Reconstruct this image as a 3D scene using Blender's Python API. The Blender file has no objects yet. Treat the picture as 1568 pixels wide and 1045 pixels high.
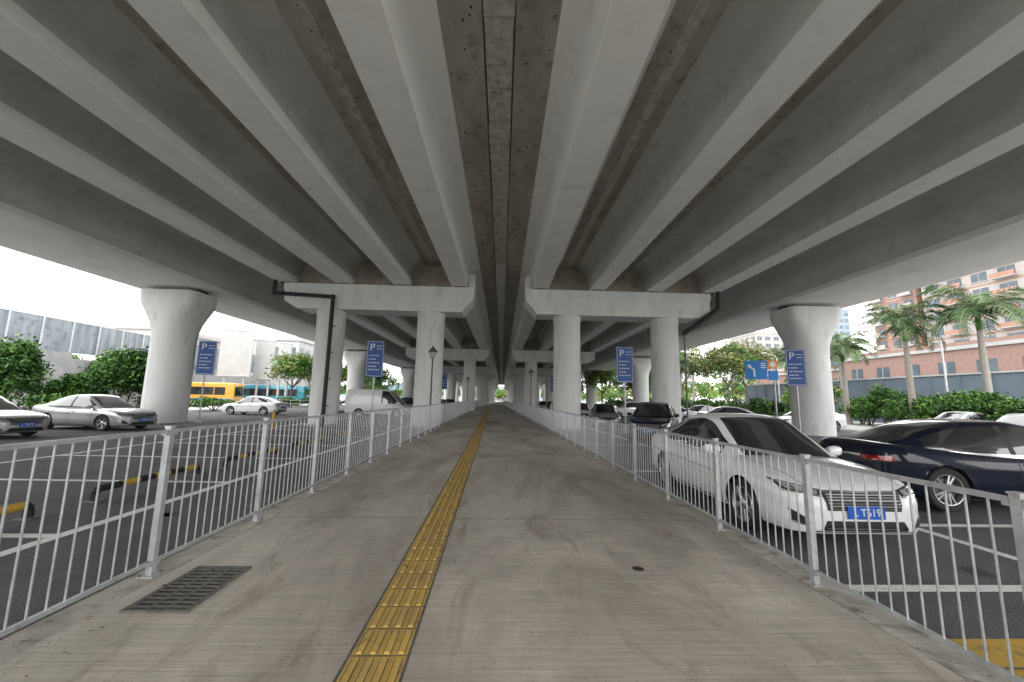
import bpy, math, random
import numpy as np
from mathutils import Vector, Matrix
from mathutils.bvhtree import BVHTree
random.seed(7); np.random.seed(7)
scene=bpy.context.scene
R=math.radians

# ------------------------------------------------------------------ materials
def mat(name,c1,c2=None,scale=2.0,rough=0.8,metal=0.0,bump=0.0,bscale=60.0,detail=4,spec=0.5,coat=0.0,lo=0.35,hi=0.65,c3=None,s3=30,f3=0.5,stretch=None,st3=None):
    m=bpy.data.materials.new(name); m.use_nodes=True
    nt=m.node_tree; N=nt.nodes; L=nt.links
    b=N['Principled BSDF']
    b.inputs['Roughness'].default_value=rough; b.inputs['Metallic'].default_value=metal
    b.inputs['Specular IOR Level'].default_value=spec; b.inputs['Coat Weight'].default_value=coat
    b.inputs['Coat Roughness'].default_value=0.02
    b.inputs['Base Color'].default_value=(*c1,1)
    tc=N.new('ShaderNodeTexCoord'); co=tc.outputs['Object']
    if stretch:
        mp=N.new('ShaderNodeMapping'); mp.inputs['Scale'].default_value=stretch
        L.new(co,mp.inputs[0]); co2=mp.outputs[0]
    else: co2=co
    if c2:
        n=N.new('ShaderNodeTexNoise'); n.inputs['Scale'].default_value=scale; n.inputs['Detail'].default_value=detail
        n.inputs['Roughness'].default_value=0.62
        L.new(co2,n.inputs['Vector'])
        r=N.new('ShaderNodeValToRGB'); r.color_ramp.elements[0].position=lo; r.color_ramp.elements[1].position=hi
        r.color_ramp.elements[0].color=(*c1,1); r.color_ramp.elements[1].color=(*c2,1)
        L.new(n.outputs['Fac'],r.inputs[0]); out=r.outputs[0]
        if c3:
            n3=N.new('ShaderNodeTexNoise'); n3.inputs['Scale'].default_value=s3; n3.inputs['Detail'].default_value=3
            if st3:
                mp3=N.new('ShaderNodeMapping'); mp3.inputs['Scale'].default_value=st3; L.new(co,mp3.inputs[0]); L.new(mp3.outputs[0],n3.inputs['Vector'])
            else: L.new(co,n3.inputs['Vector'])
            r3=N.new('ShaderNodeValToRGB'); r3.color_ramp.elements[0].position=0.55; r3.color_ramp.elements[1].position=0.72
            r3.color_ramp.elements[0].color=(0,0,0,1); r3.color_ramp.elements[1].color=(f3,f3,f3,1)
            L.new(n3.outputs['Fac'],r3.inputs[0])
            mx=N.new('ShaderNodeMix'); mx.data_type='RGBA'
            L.new(r3.outputs[0],mx.inputs[0]); L.new(out,mx.inputs[6]); mx.inputs[7].default_value=(*c3,1)
            out=mx.outputs[2]
        L.new(out,b.inputs['Base Color'])
    if bump>0:
        nb=N.new('ShaderNodeTexNoise'); nb.inputs['Scale'].default_value=bscale; nb.inputs['Detail'].default_value=2
        L.new(co,nb.inputs['Vector'])
        bp=N.new('ShaderNodeBump'); bp.inputs['Strength'].default_value=bump; bp.inputs['Distance'].default_value=0.02
        L.new(nb.outputs['Fac'],bp.inputs['Height']); L.new(bp.outputs[0],b.inputs['Normal'])
    return m

M={}
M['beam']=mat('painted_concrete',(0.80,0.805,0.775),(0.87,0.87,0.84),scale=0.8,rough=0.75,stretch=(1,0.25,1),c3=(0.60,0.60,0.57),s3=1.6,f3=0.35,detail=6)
M['webshade']=mat('girder_web_shaded',(0.47,0.475,0.445),(0.57,0.57,0.54),scale=0.9,rough=0.8,stretch=(1,0.5,0.4),c3=(0.33,0.33,0.31),s3=2.2,f3=0.4,detail=6)  # side faces coloured darker than the soffit paint: shade put into the colour
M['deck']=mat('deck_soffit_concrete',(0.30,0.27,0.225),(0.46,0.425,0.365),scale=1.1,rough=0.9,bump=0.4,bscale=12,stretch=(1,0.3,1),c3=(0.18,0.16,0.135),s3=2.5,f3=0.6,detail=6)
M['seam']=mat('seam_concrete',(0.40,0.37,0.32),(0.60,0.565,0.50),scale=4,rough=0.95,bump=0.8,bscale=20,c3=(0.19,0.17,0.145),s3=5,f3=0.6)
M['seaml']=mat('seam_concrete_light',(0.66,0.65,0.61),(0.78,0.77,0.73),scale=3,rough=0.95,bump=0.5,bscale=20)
M['pier']=mat('pier_concrete',(0.70,0.71,0.69),(0.80,0.805,0.78),scale=0.9,rough=0.8,bump=0.12,bscale=18,c3=(0.50,0.50,0.48),s3=1.6,f3=0.45,stretch=(1,1,0.3),st3=(1.5,1.5,.4),detail=6)
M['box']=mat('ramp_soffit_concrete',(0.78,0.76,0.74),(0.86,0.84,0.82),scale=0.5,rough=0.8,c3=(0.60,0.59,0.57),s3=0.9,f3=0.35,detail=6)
M['asph']=mat('asphalt',(0.072,0.072,0.075),(0.135,0.135,0.138),scale=0.6,rough=0.9,bump=1.0,bscale=100,c3=(0.36,0.36,0.36),s3=75,f3=0.75,detail=7)
M['oil']=mat('oil_stain',(0.035,0.034,0.033),(0.06,0.06,0.06),scale=5,rough=0.6)
M['ground']=mat('ground_paving',(0.34,0.33,0.31),(0.42,0.41,0.39),scale=0.05,rough=0.95)
M['white']=mat('road_marking_white',(0.86,0.86,0.84),(0.76,0.76,0.74),scale=6,rough=0.8,c3=(0.25,0.25,0.25),s3=25,f3=0.6)
M['yel']=mat('tactile_yellow',(0.66,0.44,0.10),(0.50,0.34,0.11),scale=2.5,rough=0.8,bump=0.3,bscale=50,c3=(0.24,0.18,0.10),s3=9,f3=0.8)
M['yel2']=mat('marking_yellow',(0.65,0.40,0.05),(0.45,0.31,0.08),scale=5,rough=0.8,c3=(0.14,0.12,0.09),s3=12,f3=0.8)
M['kerb']=mat('kerb_concrete',(0.34,0.315,0.27),(0.52,0.49,0.43),scale=3,rough=0.9,bump=0.4,bscale=30,c3=(0.15,0.13,0.11),s3=5,f3=0.85)
M['galv']=mat('galvanised_steel',(0.43,0.45,0.46),(0.56,0.58,0.59),scale=5,rough=0.42,metal=0.45,c3=(0.28,0.28,0.27),s3=18,f3=0.6)
M['iron']=mat('cast_iron',(0.12,0.115,0.105),(0.20,0.19,0.17),scale=14,rough=0.7,metal=0.2)
M['black']=mat('matte_black',(0.012,0.012,0.012),(0.02,0.02,0.02),scale=8,rough=0.6)
M['joint']=mat('joint_dark',(0.09,0.08,0.07),(0.16,0.15,0.13),scale=7,rough=0.95)
M['rubber']=mat('tyre_rubber',(0.018,0.018,0.018),(0.028,0.028,0.028),scale=10,rough=0.8)
M['rim']=mat('alloy_rim',(0.55,0.56,0.58),(0.6,0.61,0.62),scale=4,rough=0.3,metal=0.85)
M['glass']=mat('car_glass',(0.012,0.014,0.016),(0.02,0.024,0.026),scale=1.5,rough=0.02,spec=1.0,coat=1.0)
M['chrome']=mat('chrome_trim',(0.75,0.76,0.78),(0.8,0.8,0.8),scale=3,rough=0.12,metal=1.0)
M['lamp']=mat('headlamp_lens',(0.32,0.34,0.37),(0.75,0.78,0.8),scale=16,rough=0.06,metal=0.5,coat=1.0)
M['tail']=mat('tail_lamp',(0.25,0.008,0.008),(0.38,0.02,0.015),scale=20,rough=0.1,coat=1.0)
M['plateblue']=mat('plate_blue',(0.01,0.10,0.48),(0.015,0.12,0.52),scale=5,rough=0.35)
M['pw']=mat('white_paint_letter',(0.8,0.8,0.8),(0.75,0.75,0.75),scale=5,rough=0.5)
def paint(n,c,c2=None,metal=0.0,r=0.35,spec=.3): return mat(n,c,c2 or tuple(x*1.06 for x in c),scale=1.2,rough=r,metal=metal,coat=1.0,spec=spec,detail=1)
M['p_white']=paint('car_paint_white',(0.78,0.79,0.79))
M['p_black']=paint('car_paint_black',(0.004,0.007,0.018),(0.006,0.010,0.026),spec=0.05)
M['p_silver']=paint('car_paint_silver',(0.42,0.43,0.44),metal=0.5)
M['p_orange']=paint('bus_paint_orange',(0.65,0.30,0.04))
M['p_green']=paint('bus_paint_teal',(0.03,0.25,0.32))
M['signblue']=mat('sign_blue',(0.010,0.07,0.28),(0.013,0.085,0.32),scale=3,rough=0.4)
M['signlb']=mat('sign_light_blue',(0.02,0.20,0.55),(0.03,0.22,0.6),scale=3,rough=0.4)
M['orange']=mat('sign_orange',(0.75,0.30,0.04),(0.7,0.28,0.05),scale=3,rough=0.4)
M['trunk']=mat('tree_bark',(0.10,0.08,0.06),(0.18,0.15,0.12),scale=8,rough=0.95)
M['ptrunk']=mat('palm_bark',(0.24,0.22,0.19),(0.34,0.31,0.28),scale=5,rough=0.95,stretch=(1,1,3))
def leaf(n,c,c2):
    return mat(n,c,c2,scale=1.2,rough=0.6,detail=1,spec=.3)
M['l1']=leaf('leaf_dark',(0.020,0.058,0.012),(0.030,0.076,0.016))
M['l2']=leaf('leaf_mid',(0.042,0.115,0.018),(0.06,0.145,0.025))
M['l3']=leaf('leaf_light',(0.09,0.20,0.03),(0.12,0.23,0.04))
M['l4']=leaf('leaf_olive',(0.10,0.115,0.04),(0.14,0.15,0.06))
M['l5']=leaf('leaf_yellow',(0.16,0.18,0.055),(0.20,0.215,0.07))
M['l6']=leaf('palm_frond_green',(0.055,0.10,0.035),(0.09,0.15,0.055))
M['l7']=leaf('palm_frond_pale',(0.12,0.165,0.075),(0.165,0.21,0.105))
M['brick']=mat('brick_pink',(0.25,0.155,0.13),(0.31,0.20,0.17),scale=3,rough=0.9)
M['bgrey']=mat('hoarding_bluegrey',(0.10,0.13,0.165),(0.125,0.155,0.19),scale=0.6,rough=0.6)
M['cream']=mat('render_cream',(0.38,0.345,0.325),(0.42,0.385,0.36),scale=0.5,rough=0.85)
M['terra']=mat('render_terracotta',(0.33,0.19,0.14),(0.38,0.225,0.165),scale=0.5,rough=0.85)
M['win']=mat('window_glass',(0.07,0.09,0.11),(0.13,0.16,0.19),scale=0.3,rough=0.2,spec=0.4)
M['barr']=mat('noise_barrier_panel',(0.13,0.15,0.175),(0.28,0.305,0.33),scale=1.1,rough=0.5,stretch=(1,0.9,0.12),c3=(0.07,0.08,0.10),s3=1.6,f3=0.7,detail=5)
M['wallw']=mat('wall_white',(0.34,0.345,0.34),(0.42,0.42,0.41),scale=0.6,rough=0.8)
M['wallg']=mat('wall_grey',(0.22,0.225,0.225),(0.30,0.30,0.295),scale=0.8,rough=0.9,c3=(0.14,0.14,0.135),s3=.8,f3=.6)
M['hill']=mat('hill_haze',(0.13,0.18,0.21),(0.17,0.22,0.245),scale=0.02,rough=1.0)
M['bldglass']=mat('tower_blue',(0.16,0.24,0.30),(0.22,0.30,0.36),scale=0.1,rough=0.3)
M['brown']=mat('lamp_brown',(0.10,0.07,0.05),(0.13,0.10,0.07),scale=6,rough=0.5)
M['litter']=mat('dry_leaf',(0.10,0.07,0.04),(0.18,0.13,0.08),scale=9,rough=0.9)

def path_mat():
    m=bpy.data.materials.new('path_concrete'); m.use_nodes=True; nt=m.node_tree; N=nt.nodes; L=nt.links
    b=N['Principled BSDF']; b.inputs['Roughness'].default_value=0.88; b.inputs['Specular IOR Level'].default_value=0.35
    tc=N.new('ShaderNodeTexCoord'); co=tc.outputs['Object']
    def noise(scale,st=(1,1,1),det=5,ro=0.6,dist=0):
        mp=N.new('ShaderNodeMapping'); mp.inputs['Scale'].default_value=st; L.new(co,mp.inputs[0])
        n=N.new('ShaderNodeTexNoise'); n.inputs['Scale'].default_value=scale; n.inputs['Detail'].default_value=det; n.inputs['Roughness'].default_value=ro; n.inputs['Distortion'].default_value=dist
        L.new(mp.outputs[0],n.inputs['Vector']); return n.outputs['Fac']
    def ramp(f,a,b2,ca,cb):
        r=N.new('ShaderNodeValToRGB'); r.color_ramp.elements[0].position=a; r.color_ramp.elements[1].position=b2
        r.color_ramp.elements[0].color=(*ca,1); r.color_ramp.elements[1].color=(*cb,1); L.new(f,r.inputs[0]); return r.outputs[0]
    def mix(f,a,b2,mode='MIX'):
        x=N.new('ShaderNodeMix'); x.data_type='RGBA'; x.blend_type=mode
        if isinstance(f,float): x.inputs[0].default_value=f
        else: L.new(f,x.inputs[0])
        L.new(a,x.inputs[6])
        if isinstance(b2,tuple): x.inputs[7].default_value=(*b2,1)
        else: L.new(b2,x.inputs[7])
        return x.outputs[2]
    base=ramp(noise(0.5,(1,0.4,1),8,0.68,0.6),0.38,0.64,(0.36,0.325,0.275),(0.66,0.61,0.535))
    br=ramp(noise(9,(0.12,5.0,1),4),0.3,0.7,(0.74,0.74,0.74),(1.1,1.1,1.1))
    c=mix(0.9,base,br,'MULTIPLY')
    st=ramp(noise(1.3,(1.6,0.45,1),7,0.72,1.0),0.53,0.67,(0,0,0),(0.65,0.65,0.65))
    c=mix(st,c,(0.25,0.215,0.17))
    sp=ramp(noise(28,(1,1,1),2),0.64,0.72,(0,0,0),(0.6,0.6,0.6))
    c=mix(sp,c,(0.19,0.165,0.13))
    lt=ramp(noise(60,(1,1,1),1),0.66,0.74,(0,0,0),(0.4,0.4,0.4))
    c=mix(lt,c,(0.75,0.72,0.67))
    L.new(c,b.inputs['Base Color'])
    bp=N.new('ShaderNodeBump'); bp.inputs['Strength'].default_value=0.4; bp.inputs['Distance'].default_value=0.01
    L.new(noise(10,(0.15,6,1),3),bp.inputs['Height']); L.new(bp.outputs[0],b.inputs['Normal'])
    return m
M['path']=path_mat()

# ------------------------------------------------------------------ mesh builder
class MB:
    def __init__(s): s.v=[]; s.f=[]; s.m=[]; s.mats=[]
    def mi(s,k):
        if k not in s.mats: s.mats.append(k)
        return s.mats.index(k)
    def add(s,vs,fs,k,T=None):
        o=len(s.v); i=s.mi(k)
        if T is not None: vs=[tuple(T@Vector(p)) for p in vs]
        s.v.extend([tuple(p) for p in vs])
        for f in fs: s.f.append(tuple(o+a for a in f)); s.m.append(i)
    def addm(s,vs,fs,ks):
        o=len(s.v); s.v.extend([tuple(p) for p in vs])
        for f,k in zip(fs,ks): s.f.append(tuple(o+a for a in f)); s.m.append(s.mi(k))
    def box(s,x0,x1,y0,y1,z0,z1,k,T=None):
        vs=[(x0,y0,z0),(x1,y0,z0),(x1,y1,z0),(x0,y1,z0),(x0,y0,z1),(x1,y0,z1),(x1,y1,z1),(x0,y1,z1)]
        s.add(vs,[(0,3,2,1),(4,5,6,7),(0,1,5,4),(1,2,6,5),(2,3,7,6),(3,0,4,7)],k,T)
    def quad(s,a,b,c,d,k): s.add([a,b,c,d],[(0,1,2,3)],k)
    def sheet(s,x0,x1,y0,y1,z,k): s.quad((x0,y0,z),(x1,y0,z),(x1,y1,z),(x0,y1,z),k)
    def cyl(s,p0,p1,r0,r1,k,n=16,caps=True,T=None):
        p0=Vector(p0);p1=Vector(p1);d=(p1-p0).normalized()
        a=Vector((0,0,1)) if abs(d.z)<0.9 else Vector((1,0,0))
        u=d.cross(a).normalized(); w=u.cross(d).normalized()
        vs=[]
        for p,r in((p0,r0),(p1,r1)):
            for i in range(n):
                t=-2*math.pi*i/n; vs.append(tuple(p+u*math.cos(t)*r+w*math.sin(t)*r))
        fs=[(i,(i+1)%n,n+(i+1)%n,n+i) for i in range(n)]
        if caps: fs+= [tuple(reversed(range(n))),tuple(range(n,2*n))]
        s.add(vs,fs,k,T)
    def tube(s,pts,r,k,n=10):
        for a,b in zip(pts[:-1],pts[1:]): s.cyl(a,b,r,r,k,n)
    def prism_y(s,prof,y0,y1,k,caps=True,ks=None):
        n=len(prof); vs=[(x,y0,z) for x,z in prof]+[(x,y1,z) for x,z in prof]
        fs=[(i,(i+1)%n,n+(i+1)%n,n+i) for i in range(n)]
        if caps: fs+=[tuple(reversed(range(n))),tuple(range(n,2*n))]
        if ks: s.addm(vs,fs,ks+[k,k])
        else: s.add(vs,fs,k)
    def lathe(s,prof,k,n=32,T=None,axis='z',ks=None):
        vs=[];fs=[]; kk=[]
        for r,h in prof:
            for i in range(n):
                t=2*math.pi*i/n
                vs.append((r*math.cos(t),r*math.sin(t),h) if axis=='z' else (r*math.cos(t),h,r*math.sin(t)))
        for j in range(len(prof)-1):
            for i in range(n):
                fs.append((j*n+i,j*n+(i+1)%n,(j+1)*n+(i+1)%n,(j+1)*n+i)); kk.append(ks[j] if ks else k)
        if T is not None: vs=[tuple(T@Vector(p)) for p in vs]
        s.addm(vs,fs,kk)
    def mesh(s,name,smooth=None):
        me=bpy.data.meshes.new(name); me.from_pydata(s.v,[],s.f)
        for k in s.mats: me.materials.append(M[k])
        me.polygons.foreach_set('material_index',s.m)
        me.update()
        if smooth is not None:
            me.shade_smooth(); me.set_sharp_from_angle(angle=R(smooth))
        return me
    def obj(s,name,parent=None,smooth=None,loc=None,rz=0):
        o=bpy.data.objects.new(name,s.mesh(name,smooth)); scene.collection.objects.link(o)
        if parent: o.parent=parent
        if loc: o.location=loc
        o.rotation_euler[2]=rz
        return o
def fixn(o):
    import bmesh
    bm=bmesh.new(); bm.from_mesh(o.data); bmesh.ops.recalc_face_normals(bm,faces=bm.faces); bm.to_mesh(o.data); bm.free()
def empty(name,loc=(0,0,0),rz=0):
    e=bpy.data.objects.new(name,None); scene.collection.objects.link(e); e.location=loc; e.rotation_euler[2]=rz; return e
def text_geo(txt,size):
    cu=bpy.data.curves.new('t','FONT'); cu.body=txt; cu.size=size; cu.align_x='CENTER'; cu.align_y='CENTER'; cu.extrude=0.004
    o=bpy.data.objects.new('t',cu); scene.collection.objects.link(o)
    bpy.context.view_layer.update()
    me=bpy.data.meshes.new_from_object(o)
    vs=[tuple(v.co) for v in me.vertices]; fs=[tuple(p.vertices) for p in me.polygons]
    bpy.data.objects.remove(o); bpy.data.meshes.remove(me); return vs,fs

# ------------------------------------------------------------------ ground, path
g=MB(); g.sheet(-1500,1500,-1500,1500,-0.125,'ground'); g.obj('ground')
a=MB(); a.sheet(-30,-3.12,-7,320,-0.105,'asph'); a.obj('parking_lot_asphalt')
a=MB(); a.sheet(3.12,26,-7,320,-0.105,'asph'); a.obj('parking_lot_asphalt')
b=MB()
for i in range(34):
    s_=random.choice((-1,1)); x=s_*random.uniform(4,12); y=random.uniform(2,22); r0=random.uniform(.08,.28); n=14
    ph=random.random()*6
    vs=[(x+math.cos(2*math.pi*q/n)*r0*(1+.35*math.sin(q*1.9+ph)),y+math.sin(2*math.pi*q/n)*r0*(1+.3*math.sin(q*2.7+ph)),-0.103) for q in range(n)]
    b.add(vs,[tuple(range(n))],'oil')
b.obj('oil_stains')
p=MB(); p.box(-2.86,2.86,-60,320,-0.2,0.0,'path'); p.obj('footpath')
k=MB()
for sx in(-1,1):
    y=-20.0
    while y<300:
        L_=1.0 if y<60 else 20
        x0,x1=(2.865,3.12)
        dz=random.uniform(-.008,.004)
        if sx>0: k.box(x0,x1,y+.006,y+L_-.006,-0.2,0.004+dz,'kerb')
        else: k.box(-x1,-x0,y+.006,y+L_-.006,-0.2,0.004+dz,'kerb')
        y+=L_
k.obj('kerb')
j=MB()
y=0.74
while y<200:
    j.sheet(-2.86,-0.87,y,y+.014,0.003,'joint'); j.sheet(-0.47,2.86,y,y+.014,0.003,'joint'); y+=5.0
def crack(x,y,ang,n,st,w=.005):
    for i in range(n):
        x2=x+math.cos(ang)*st; y2=y+math.sin(ang)*st
        nx,ny=-math.sin(ang)*w/2,math.cos(ang)*w/2
        j.quad((x-nx,y-ny,.0035),(x2-nx,y2-ny,.0035),(x2+nx,y2+ny,.0035),(x+nx,y+ny,.0035),'joint')
        x,y=x2,y2; ang+=random.uniform(-.5,.5)
        if abs(x)>2.8: break
crack(-2.85,6.1,.15,16,.11); crack(-2.85,5.2,-.3,9,.1); crack(2.8,4.6,2.7,12,.1); crack(.3,9.3,.2,18,.14); crack(2.8,8.2,3.3,10,.12); crack(-2.8,9.4,.3,12,.13)
j.obj('path_expansion_joint')
t=MB(); t.sheet(-0.845,-0.495,-8,140,0.004,'yel')
y=-2.0
while y<70:
    for i in range(4):
        xc=-0.845+0.0437+i*0.0875
        if y<22:
            x0,x1,y0,y1=xc-.020,xc+.020,y+.02,y+.278; b=.008
            vs=[(x0,y0,.004),(x1,y0,.004),(x1,y1,.004),(x0,y1,.004),(x0+b,y0+b,.014),(x1-b,y0+b,.014),(x1-b,y1-b,.014),(x0+b,y1-b,.014)]
            t.add(vs,[(4,5,6,7),(0,1,5,4),(1,2,6,5),(2,3,7,6),(3,0,4,7)],'yel')
            t.sheet(x1,x1+.007,y0,y1,.0055,'joint'); t.sheet(x0-.005,x0,y0,y1,.0055,'joint')
        else:
            t.box(xc-.014,xc+.014,y+.02,y+.278,.004,.010,'yel')
    if y<40: t.sheet(-0.845,-0.495,y-.007,y+.005,0.0065,'joint')
    y+=0.3
t.sheet(-0.865,-0.845,-8,60,.003,'joint'); t.sheet(-0.495,-0.478,-8,60,.003,'joint')
t.obj('tactile_paving')
d=MB(); gx0,gx1,gy0,gy1=-2.68,-2.2,3.32,4.12
d.sheet(gx0,gx1,gy0,gy1,.004,'black')
d.box(gx0,gx0+.03,gy0,gy1,0,.016,'iron'); d.box(gx1-.03,gx1,gy0,gy1,0,.016,'iron')
d.box(gx0+.03,gx1-.03,gy0,gy0+.03,0,.016,'iron'); d.box(gx0+.03,gx1-.03,gy1-.03,gy1,0,.016,'iron')
for xx in(gx0+.16,gx0+.295): d.box(xx,xx+.022,gy0+.03,gy1-.03,0,.015,'iron')
yy=gy0+.07
while yy<gy1-.05:
    d.box(gx0+.03,gx1-.03,yy,yy+.022,0,.0135,'iron'); yy+=.066
d.obj('drain_grate')
h=MB(); h.cyl((1.44,4.13,0.0),(1.44,4.13,.004),.045,.045,'black',20); h.lathe([(.045,.003),(.056,.004),(.06,.0)],'iron',20,T=Matrix.Translation((1.44,4.13,0.001))); h.obj('drain_hole_cover')
l=MB()
for i in range(420):
    sx=random.choice((-1,1)); x=sx*random.triangular(2.3,3.1,2.88); 
    if random.random()<.25: x=random.uniform(-2.8,2.8)
    y=random.uniform(1.5,16); s=random.uniform(.005,.018); t_=random.uniform(0,6.28)
    z=.006 if abs(x)<2.86 else .012
    pts=[(x+math.cos(t_+q)*s*m_,y+math.sin(t_+q)*s*m_,z+random.uniform(0,.006)) for q,m_ in((0,1.3),(1.57,.6),(3.14,1.3),(4.71,.6))]
    l.quad(*pts,'litter')
l.obj('fallen_leaves')

# ------------------------------------------------------------------ fences
def fence(x,y0,y1,step,name,H):
    f=MB(); y=y0
    while y<y1:
        lean=random.uniform(-.03,.03)
        f.box(x-.026,x+.026,y-.026,y+.026,0.0,H+.03,'galv'); f.box(x-.032,x+.032,y-.032,y+.032,H+.03,H+.042,'galv')
        f.box(x-.065,x+.065,y-.065,y+.065,0.0,.012,'galv')
        for q in(-.05,.05): f.cyl((x+q,y+q,.012),(x+q,y+q,.028),.009,.009,'iron',6)
        a0,a1=y+.030,y+step-.030
        f.box(x-.016,x+.016,a0,a1,H-.022,H+.01,'galv'); f.box(x-.015,x+.015,a0,a1,.10,.13,'galv')
        for zz in(.11,H-.02):
            f.box(x-.024,x+.024,a0,a0+.035,zz-.02,zz+.02,'galv'); f.box(x-.024,x+.024,a1-.035,a1,zz-.02,zz+.02,'galv')
        n=13
        for i in range(1,n):
            yy=a0+(a1-a0)*i/n+random.uniform(-.004,.004)
            if y<30: f.cyl((x,yy,.13),(x,yy+lean*.2,H-.02),.0075,.0075,'galv',6,False)
            else: f.box(x-.007,x+.007,yy-.007,yy+.007,.13,H-.02,'galv')
        y+=step
    return f.obj(name,smooth=40)
fence(-2.97,-4.05,125,1.6,'metal_fence',1.25)
fence(2.95,-2.47,125,1.57,'metal_fence',1.10)

# ------------------------------------------------------------------ bridge
BR=-R(1.1)
E=empty('elevated_road_bridge',(-0.24,0,0),BR)
Y0,Y1=-7,234
bents=[24+30*i for i in range(-1,8)]
half=[(.465,8.10),(.485,8.125),(.50,8.45),(.53,8.85),(.60,9.12),(.72,9.32),(.90,9.46),(1.15,9.55),(1.56,9.60),(1.56,9.82)]
b=MB()
cx=[2.38,5.76,9.15,12.5]
nh=len(half)
for c in cx:
    for s in(-1,1):
        prof=[(s*c+x,z) for x,z in half]+[(s*c-x,z) for x,z in reversed(half)]
        wk='webshade' if c>3 else 'beam'  # outer girders: shade painted onto the webs, inner pair keeps the light paint
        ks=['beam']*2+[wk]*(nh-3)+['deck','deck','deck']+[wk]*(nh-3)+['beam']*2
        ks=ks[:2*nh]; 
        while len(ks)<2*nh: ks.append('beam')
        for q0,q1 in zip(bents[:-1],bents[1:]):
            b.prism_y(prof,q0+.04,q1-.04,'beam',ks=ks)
o=b.obj('girders',E); fixn(o); o.data.shade_smooth(); o.data.set_sharp_from_angle(angle=R(28))
b=MB()
for s in(-1,1):
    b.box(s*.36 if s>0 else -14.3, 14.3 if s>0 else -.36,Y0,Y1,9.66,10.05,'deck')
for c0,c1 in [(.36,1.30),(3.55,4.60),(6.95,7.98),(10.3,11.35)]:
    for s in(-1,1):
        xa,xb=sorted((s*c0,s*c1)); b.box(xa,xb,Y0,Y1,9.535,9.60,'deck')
        xm=(xa+xb)/2
        if c0>1: b.box(xm-.14,xm+.14,Y0,Y1,9.515,9.53,'seam')
for q in bents:
    for s in(-1,1):
        for c0,c1 in zip([2.38,5.76,9.15],[5.76,9.15,12.5]):
            xa,xb=sorted((s*(c0+.52),s*(c1-.52)))
            b.box(xa,xb,q-.35,q+.35,8.2,9.5,'deck')
b.obj('deck_slab',E)
b=MB(); y=Y0
while y<Y1:
    Lb=random.uniform(.35,1.4) if y<60 else random.uniform(1.5,3)
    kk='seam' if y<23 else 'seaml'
    dz=random.uniform(-.02,.02)
    b.box(-.315+random.uniform(-.015,.015),.315+random.uniform(-.015,.015),y,y+Lb-random.choice((.015,.02,.05)),9.49+dz,10.0,kk); y+=Lb
b.box(-.355,.355,Y0,Y1,9.60,9.70,'joint')
b.obj('median_joint',E)
b=MB()
for i in range(190):
    s=random.choice((-1,1)); x=s*random.choice((random.uniform(.42,1.2),random.uniform(3.65,4.5),random.uniform(7.05,7.9)))
    y=random.uniform(0,22); r_=random.uniform(.01,.022); b.cyl((x,y,9.505),(x,y,9.536),r_,r_,'black',8)
b.obj('deck_fixings',E)
capm=MB(); pm=MB()
for q in bents:
    for s in(-1,1):
        prof=[(s*1.55,8.02),(s*1.55,7.35),(s*2.2,6.55),(s*11.7,6.55),(s*12.45,7.0),(s*12.45,8.02)]
        capm.prism_y(prof,q-.85,q+.85,'pier')
        prof=[(s*1.5,8.03),(s*1.5,7.62),(s*12.5,7.62),(s*12.5,8.03)]
        capm.prism_y(prof,q-.9,q+.9,'pier')
        for c in cx: capm.box(s*c-.3,s*c+.3,q-.8,q-.2,8.03,8.10,'black'); capm.box(s*c-.3,s*c+.3,q+.2,q+.8,8.03,8.10,'black')
        xa,xb=sorted((s*1.5,s*1.85)); capm.box(xa,xb,q-.6,q+.6,8.03,8.9,'pier')
        for c in(4.08,10.0):
            T=Matrix.Translation((s*c,q,0))
            pm.lathe([(.80,-.3),(.80,6.2),(.82,6.3),(.84,6.56)],'pier',36,T)
            pm.lathe([(.95,-.3),(.95,-.02),(.9,.02)],'kerb',36,T)
o=capm.obj('pier_caps',E); fixn(o)
o=pm.obj('piers',E,smooth=40); fixn(o)
d=MB()
ps=[(-12.9,22.9,8.9),(-12.9,22.9,7.35),(-9.55,22.9,7.2),(-9.55,22.9,-.1)]
d.tube(ps,.11,'black',12)
for pp in ps[1:3]:
    d.lathe([(0,-.14),(.1,-.12),(.135,0),(.1,.12),(0,.14)],'black',12,Matrix.Translation(pp))
for zz in(1,2.5,4,5.5): d.box(-9.69,-9.41,22.95,23.2,zz,zz+.05,'iron')
ps=[(12.8,22.9,8.6),(12.8,22.9,7.1),(12.2,22.9,6.6),(10.75,22.95,5.6),(10.75,22.95,-.1)]
d.tube(ps[1:4],.13,'black',12); d.tube(ps[:2],.11,'black',12); d.tube(ps[3:],.05,'iron',10)
for pp in ps[1:4]: d.lathe([(0,-.14),(.1,-.12),(.135,0),(.1,.12),(0,.14)],'black',12,Matrix.Translation(pp))
d.obj('drain_pipe',E,smooth=40)

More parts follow.
